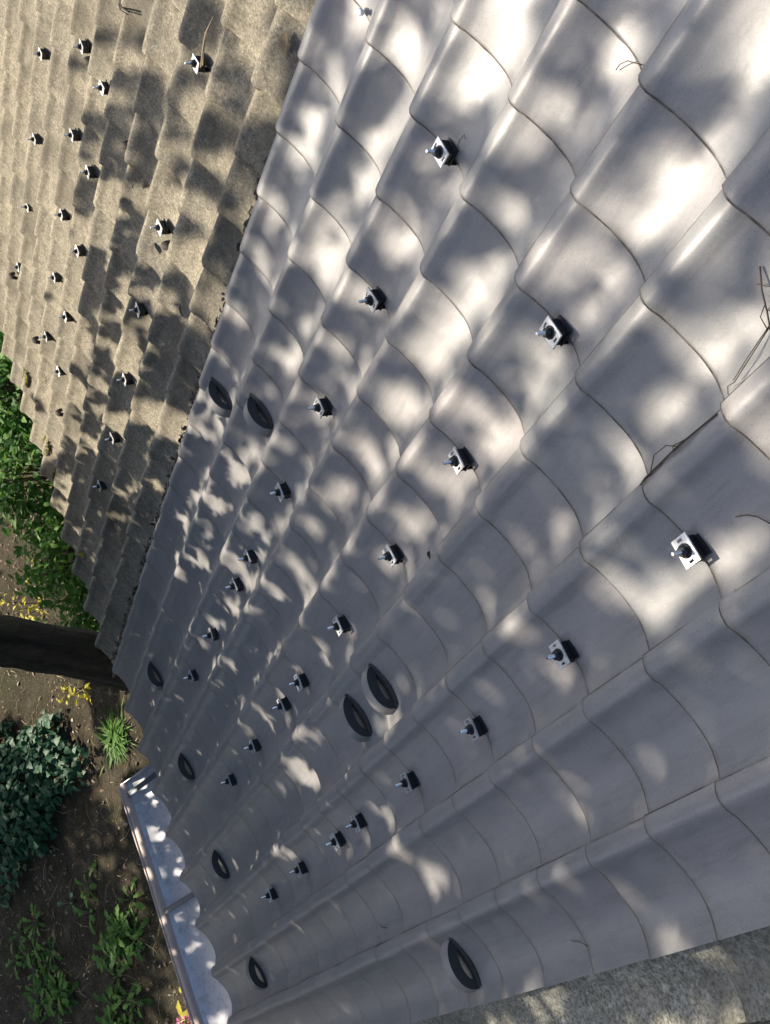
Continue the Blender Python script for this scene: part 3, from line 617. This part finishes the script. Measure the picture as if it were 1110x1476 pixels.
def rosette(x, y, n, L, mat, label, kind='lobed', spread=.10, name='leafy_plant', cat='plant', group='small plants in the soil', lift=(.2, 1.0), crowns=1, wr=.38):
    base = Vector((x, y, GROUND)); t = thing(name, base, label, cat, group); lv = Leaves(); st = MB()
    for c in range(crowns):
        o = Vector((random.gauss(0, spread), random.gauss(0, spread), 0)) if crowns > 1 else Vector((0, 0, 0))
        for k in range(n):
            a = 6.283*k/n + random.uniform(-.4, .4); e = random.uniform(*lift); LL = L*random.uniform(.6, 1.2)
            dd = Vector((math.cos(a), math.sin(a), e)).normalized(); p1 = o + dd*LL*.45 + Vector((0, 0, .03))
            st.tube([o + Vector((0, 0, -.02)), o + dd*LL*.25 + Vector((0, 0, .02)), p1], [.006, .005, .003], 5)
            lv.leaf(p1, dd + Vector((0, 0, -.25)), Vector((0, 0, 1)), LL*.75, LL*wr, .22, .35, kind)
    mass(add('stems', st.mesh('stems', MAT['stem'], True), t)); mass(add('foliage', lv.mesh('foliage', MAT[mat]), t))
rosette(2.02, 8.3, 7, .19, 'bright', 'small leafy plant in bare soil, upper of a close pair')
rosette(1.98, 8.68, 6, .16, 'ivy', 'small dull plant in bare soil, left of a close pair')
rosette(2.02, 9.42, 9, .16, 'bright', 'lone small green tuft in soil below the dark leaf patch')
rosette(1.45, 8.02, 8, .20, 'shrub', 'large leafy clump of plants beside the gutter joint', crowns=15, spread=.18)
rosette(1.28, 9.45, 8, .19, 'shrub', 'spreading leafy clump near the lower left photo corner', crowns=15, spread=.2)
rosette(.83, 8.30, 8, .18, 'shrub', 'row of leafy plants beside the lower end of the gutter', crowns=13, spread=.22)
rosette(1.75, 9.9, 7, .16, 'shrub', 'small leafy clump at the left photo edge near the bottom', crowns=3, spread=.12)

def ground_cover():
    base = Vector((3.4, 9.2, GROUND)); t = thing('ground_cover', base, 'dense patch of dark bluish-green heart-shaped leaves on the soil', 'plant'); lv = Leaves(); st = MB()
    for k in range(2200):
        a = random.uniform(0, 6.283); r = math.sqrt(random.random())
        rr = r*(1+.22*math.sin(3*a)+.16*math.sin(7*a+2)+random.gauss(0, .07)); x, y = .78*rr*math.cos(a), 1.18*rr*math.sin(a)
        z = .08 + .25*(1-r*r)*random.uniform(.75, 1.05) + random.uniform(-.07, .08)
        L = random.uniform(.045, .11); dd = Vector((math.cos(a), math.sin(a), random.uniform(-.6, .3))) + rdir(-.5, .5)*.9
        lv.leaf((x, y, z), dd, Vector((random.gauss(0, .35), random.gauss(0, .35), 1)), L, L*.95, .18, .25, 'heart')
        if k % 6 == 0: st.tube([(x*.92, y*.92, -.02), (x, y, z)], [.004, .003], 4)
    mass(add('stems', st.mesh('stems', MAT['stem'], True), t)); mass(add('foliage', lv.mesh('foliage', MAT['ivy']), t))
ground_cover()
def grass_clump():
    base = Vector((3.17, 7.12, GROUND)); t = thing('grass_clump', base, 'tuft of long bright green strap leaves at the end of the gutter', 'plant'); lv = Leaves()
    for k in range(260):
        a = random.uniform(0, 6.283); e = random.uniform(.25, 1.7); L = random.uniform(.12, .27)
        lv.leaf((random.gauss(0, .07), random.gauss(0, .07), 0), (math.cos(a), math.sin(a), e), Vector((-math.cos(a)*.4, -math.sin(a)*.4, 1)), L, .024, .3, .65, 'blade')
    mass(add('foliage', lv.mesh('foliage', MAT['bright']), t))
grass_clump()
def sprig(x, y, h, n, label, mat='yellow', size=.07, spread=.2):
    base = Vector((x, y, GROUND)); t = thing('leafy_sprig', base, label, 'plant', 'yellow-leaved sprigs by the trunk'); lv = Leaves(); st = MB()
    for k in range(6):
        tip = Vector((random.gauss(0, spread), random.gauss(0, spread), h*random.uniform(.55, 1.1)))
        st.tube([(0, 0, 0), tip*.5 + Vector((random.gauss(0, .04), random.gauss(0, .04), .05)), tip], [.007, .005, .002], 5)
        for _ in range(n):
            c = tip*random.uniform(.6, 1.05) + Vector((random.gauss(0, .03), random.gauss(0, .03), random.gauss(0, .03)))
            lv.leaf(c, rdir(-.5, .6), Vector((random.gauss(0, .5), random.gauss(0, .5), 1)), size*random.uniform(.6, 1.3), size*.6, .2, .3)
    mass(add('stems', st.mesh('stems', MAT['twig'], True), t)); mass(add('foliage', lv.mesh('foliage', MAT[mat]), t))
sprig(4.95, 7.35, .65, 9, 'yellow-leaved sprig above the tree trunk at the left photo edge')
sprig(3.75, 6.95, .60, 6, 'yellow-leaved sprig with thin stems below the tree trunk')
def pink_flowers():
    base = Vector((.36, 6.78, GROUND)); t = thing('flowering_plant', base, 'pink flower spikes over yellow-green leaves beside the gutter', 'flower'); lv = Leaves(); pk = Leaves(); st = MB()
    for k in range(90):
        a = random.uniform(0, 6.283); L = random.uniform(.10, .2); p = (random.gauss(0, .18), random.gauss(0, .14), random.uniform(.05, .3))
        lv.leaf(p, (math.cos(a), math.sin(a), random.uniform(0, 1)), (0, 0, 1), L, L*.4)
    for k in range(5):
        o = Vector((random.gauss(.0, .05), random.gauss(0, .05), 0)); top = o + Vector((random.gauss(0, .05), random.gauss(0, .05), random.uniform(.45, .65)))
        st.tube([o, top], [.005, .003], 5)
        for q in range(22): pk.leaf(o.lerp(top, random.uniform(.55, 1.0)), rdir(-.2, .6), rdir(0, 1), .035, .026)
    mass(add('stems', st.mesh('stems', MAT['stem'], True), t)); mass(add('foliage', lv.mesh('foliage', MAT['yellow']), t)); mass(add('petals', pk.mesh('petals', MAT['pink']), t))
pink_flowers()

# litter on the soil: nobody could count it
def litter():
    lv = Leaves(); m = MB()
    def gz(x, y): return GROUND + .03
    for k in range(4200):
        x, y = random.uniform(-.5, 7.5), random.uniform(5.5, 12.5)
        L = random.choice((.02, .03, .03, .045, .07)); lv.leaf((x, y, GROUND + .012 + .05*float(fbm(np.array([x]), np.array([y]), 3, 5, .9)[0])), rdir(-.15, .15), Vector((random.gauss(0, .4), random.gauss(0, .4), 1)), L, L*.55, .2, .4)
    tag(add('fallen_leaves', lv.mesh('fallen_leaves', MAT['dry'])), 'small dry leaves scattered over the soil', 'litter', kind='stuff')
    for k in range(700):
        x, y = random.uniform(-.5, 7.5), random.uniform(5.5, 12.5); z = GROUND + .015 + .05*float(fbm(np.array([x]), np.array([y]), 3, 5, .9)[0])
        a = random.uniform(0, 6.283); L = random.uniform(.05, .28)
        m.tube([(x, y, z), (x + L*.5*math.cos(a)+random.gauss(0, .01), y + L*.5*math.sin(a), z+.012), (x + L*math.cos(a+.2), y + L*math.sin(a+.2), z)], random.uniform(.0015, .004), 4)
    tag(add('fallen_twigs', m.mesh('fallen_twigs', MAT['straw'], True)), 'thin dry twigs and stalks scattered over the soil', 'litter', kind='stuff')
litter()

# ------------------------------------------------------------------ small things lying on the roof
def surf(i, j):                            # top of the grey tiles
    c = math.ceil(i); q = c - i; r = math.ceil(j)
    return float(np.interp(q, Q, H)) + DROP*(j-r)*G
def twig(pts, rad, label, mat='twig', name='twig', cat='twig', extra=()):
    P = [grid(i, j, surf(i, j)+h) for i, j, h in pts]; o = P[0].copy(); m = MB()
    m.tube([p-o for p in P], rad, 6)
    for e in extra: m.tube([grid(i, j, surf(i, j)+h)-o for i, j, h in e], rad*.6, 5)
    tag(add(name, m.mesh(name, MAT[mat], True), None, o), label, cat)
    return P
twig([(5.313, -3.807, .003), (5.285, -3.876, .012), (5.238, -3.944, .014), (5.159, -3.985, .010), (5.087, -4.03, .004)], .0010, 'thin bent dark twig near the top edge, on a pale sunlit tile')
twig([(2.402, -2.48, .003), (2.369, -2.568, .006), (2.316, -2.635, .006), (2.211, -2.702, .003)], .0011, 'short curved dark twig above the bracket nearest the camera')
twig([(.31, 2.251, .003), (.276, 2.101, .004), (.229, 1.942, .003)], .0010, 'short dark twig on the lowest grey tile column')
twig([(1.213, 6.83, .003), (1.164, 6.747, .005), (1.134, 6.611, .003)], .0010, 'tiny curled dark twig low down, on the second grey column')
twig([(6.341, -2.135, .004), (6.332, -2.222, .012), (6.301, -2.312, .016), (6.28, -2.28, .01)], .0009, 'tiny hooked twig beside the bracket near the top of the grey roof')
twig([(3.496, -3.797, .004), (3.37, -3.713, .012), (3.255, -3.647, .010), (3.154, -3.58, .004)], .0016, 'dried weed with thin branching stalks at the right photo edge', 'twig', 'dried_weed', 'weed',
     [[(3.425, -3.714, .010), (3.368, -3.761, .014), (3.309, -3.811, .006)], [(3.179, -3.604, .005), (3.11, -3.407, .012), (3.044, -3.193, .014)], [(3.19, -3.62, .005), (3.10, -3.38, .02), (3.06, -3.19, .014)],
      [(3.255, -3.647, .01), (3.264, -3.705, .012), (3.16, -3.628, .004)], [(3.26, -3.66, .01), (3.20, -3.69, .012), (3.13, -3.60, .004)], [(3.044, -3.193, .014), (3.06, -3.12, .012), (3.01, -3.10, .012)], [(3.3, -3.67, .01), (3.25, -3.60, .016), (3.17, -3.57, .006)]])
twig([(2.975, -1.99, .004), (2.985, -2.177, .006), (2.99, -2.331, .006), (2.99, -2.497, .008), (2.985, -2.685, .005), (2.97, -2.93, .003)], .0018, 'strip of dead stalks caught in a tile seam', 'twig', 'dead_stalks', 'debris',
     [[(2.97, -2.0, .004), (2.98, -2.1, .010), (2.985, -2.22, .006)], [(2.965, -2.02, .006), (2.98, -2.13, .008), (2.99, -2.25, .004)], [(2.98, -2.03, .002), (2.975, -2.15, .006), (2.98, -2.3, .004)],
      [(2.985, -2.15, .006), (3.06, -2.28, .03), (3.05, -2.42, .028), (2.99, -2.5, .008)], [(2.985, -2.4, .008), (2.97, -2.55, .012), (2.98, -2.7, .006)], [(2.98, -2.45, .008), (3.0, -2.5, .02), (2.985, -2.6, .008)]])
def at_brown(i, j): return grid(i, j, -.006)
def straw(name, base_ij, n, spread, label, mat, rad=.0015, up=.03, h0=-.005):
    o = grid(*base_ij, h0); m = MB()
    for _ in range(n):
        a = random.uniform(0, 6.283); L = random.uniform(.4, 1.0)*spread
        b = roof_pt(random.gauss(0, spread*.15), random.gauss(0, spread*.15), .004)
        m.tube([b, b + roof_pt(L*.5*math.cos(a), L*.5*math.sin(a), random.uniform(.3, 1)*up), b + roof_pt(L*math.cos(a+.4), L*math.sin(a+.4), .004)], rad, 5)
    tag(add(name, m.mesh(name, MAT[mat], True), None, o), label, 'debris')
straw('dead_stalks', (10.28, 12.35), 11, .085, 'small tangle of pale dry stalks on shaded brown tiles', 'straw')
straw('dead_stalks', (15.6, 14.2), 9, .07, 'reddish dry stalks near the mossy brown eave', 'straw')
straw('dead_stalks', (9.05, 3.9), 6, .08, 'dry stalks in the joint between brown and grey roofs', 'straw')
def brown_strip(pts, rad, label, mat='straw'):
    P = [grid(i, j, h) for i, j, h in pts]; o = P[0].copy(); m = MB(); m.tube([p-o for p in P], rad, 5)
    m.tube([p-o + roof_pt(.012*math.sin(3*k), .01, .003) for k, p in enumerate(P)], rad*.7, 5)
    tag(add('dead_stalks', m.mesh('dead_stalks', MAT[mat], True), None, o), label, 'debris')
brown_strip([(11.02, .1, .004), (11.07, .35, .010), (11.08, .6, .008), (11.05, .86, .002)], .003, 'long dry stalks lying in the brown seam beside a bracket')
brown_strip([(14.01, 2.09, .01), (13.87, 2.11, .014), (13.62, 1.99, .008)], .004, 'short dark stalk on sunny brown tiles at the top edge', 'deadleaf')
def fallen_leaf(i, j, h, L, label, mat):
    lv = Leaves(); p = grid(i, j, h); n = roof_pt(0, 0, 1)
    lv.leaf((0, 0, 0), roof_pt(random.uniform(-1, 1), random.uniform(-1, 1), .25), n + Vector((random.gauss(0, .4), random.gauss(0, .4), 0)), L, L*.6, .35, .5)
    tag(add('fallen_leaf', lv.mesh('fallen_leaf', MAT[mat]), None, p), label, 'leaf')
fallen_leaf(11.9, 16.55, -.01, .085, 'yellow fallen leaf on the shaded brown eave', 'yellow')
fallen_leaf(11.49, 4.95, -.02, .05, 'small dark curled leaf below the brown bracket', 'deadleaf')
fallen_leaf(12.55, 4.35, .0, .05, 'small dark dead leaf on a sunlit brown seam', 'deadleaf')
fallen_leaf(10.15, 4.6, -.005, .05, 'dark dead leaf lying in a brown seam near the grey roof', 'deadleaf')
fallen_leaf(9.45, -.9, -.015, .06, 'pale curled leaf at the top of the brown roof', 'dry')
fallen_leaf(4.02, 1.1, .012, .022, 'tiny dark leaf scrap on a shaded grey tile', 'deadleaf')
m = MB(); m.lathe([(.007, 0), (.009, .003), (.009, .018), (.006, .020), (.006, .028), (.0075, .030), (.0075, .034)], 12)
w_ = tag(add('plastic_plug', m.mesh('plastic_plug', MAT['plastic'], True), None, grid(8.34, -2.0, surf(8.34, -2.0)+.009)), 'small white plastic plug lying at the top of the grey roof', 'plug')
w_.rotation_euler = (math.radians(65), 0, math.radians(-70))
# small loops that hold back snow on the cement tiles
gb = MB(); gb.tube([(.034*math.cos(a), .004*math.sin(2*a), -.014+.036*math.sin(a)) for a in np.linspace(0, math.pi, 11)], [.009, .012, .014, .015, .016, .016, .016, .015, .014, .012, .009], 8)
gbm = gb.mesh('snow_guard', MAT['deadleaf'], True)
for i, j in ((10.94, 4.15), (15.12, 4.1), (13.02, 4.05), (18.94, 14.05), (16.67, 13.9), (14.5, 14.0)):
    part('snow_guard', gbm, brown_house, grid(i, j, -.012), random.uniform(-.3, .5))
# moss growing along the cement eave
def moss(i, j, rad, n, label):
    o = grid(i, j, -.02); lv = Leaves()
    for _ in range(n):
        a = random.uniform(0, 6.283); r = rad*math.sqrt(random.random())
        c = roof_pt(r*math.cos(a)*.7, r*math.sin(a)*1.3, 0); cc = c + roof_pt(0, 0, .012)
        lv.leaf(cc, roof_pt(random.gauss(0, 1), random.gauss(0, 1), .8), roof_pt(0, 0, 1), .018, .011, .2, .4)
    tag(add('moss_patch', lv.mesh('moss_patch', MAT['moss']), None, o), label, 'moss', 'moss patches on the brown eave')
moss(17.33, 16.4, .07, 420, 'yellow moss patch on the brown eave nearest the left photo edge')
moss(15.2, 16.6, .075, 460, 'yellow moss patch on the brown eave, second from the left photo edge')
moss(14.35, 16.8, .05, 260, 'small moss patch on the brown eave above the dead yellow leaf')

# dead leaves and stalks caught along the joint of the two roofs
jl = Leaves(); jm = MB()
for _ in range(420):
    j = random.uniform(.5, 17); i = 9.03 + random.gauss(0, .03) + .012*max(0, j-6)
    L = random.uniform(.012, .035); c = grid(i, j, -.012 + random.uniform(0, .008))
    jl.leaf(c, roof_pt(random.gauss(0, .4), random.gauss(0, 1), .2), roof_pt(random.gauss(0, .4), random.gauss(0, .4), 1), L, L*.6, .3, .5)
tag(add('joint_litter', jl.mesh('joint_litter', MAT['deadleaf'])), 'dark dead leaf litter along the joint between brown and grey roofs', 'litter', kind='stuff')
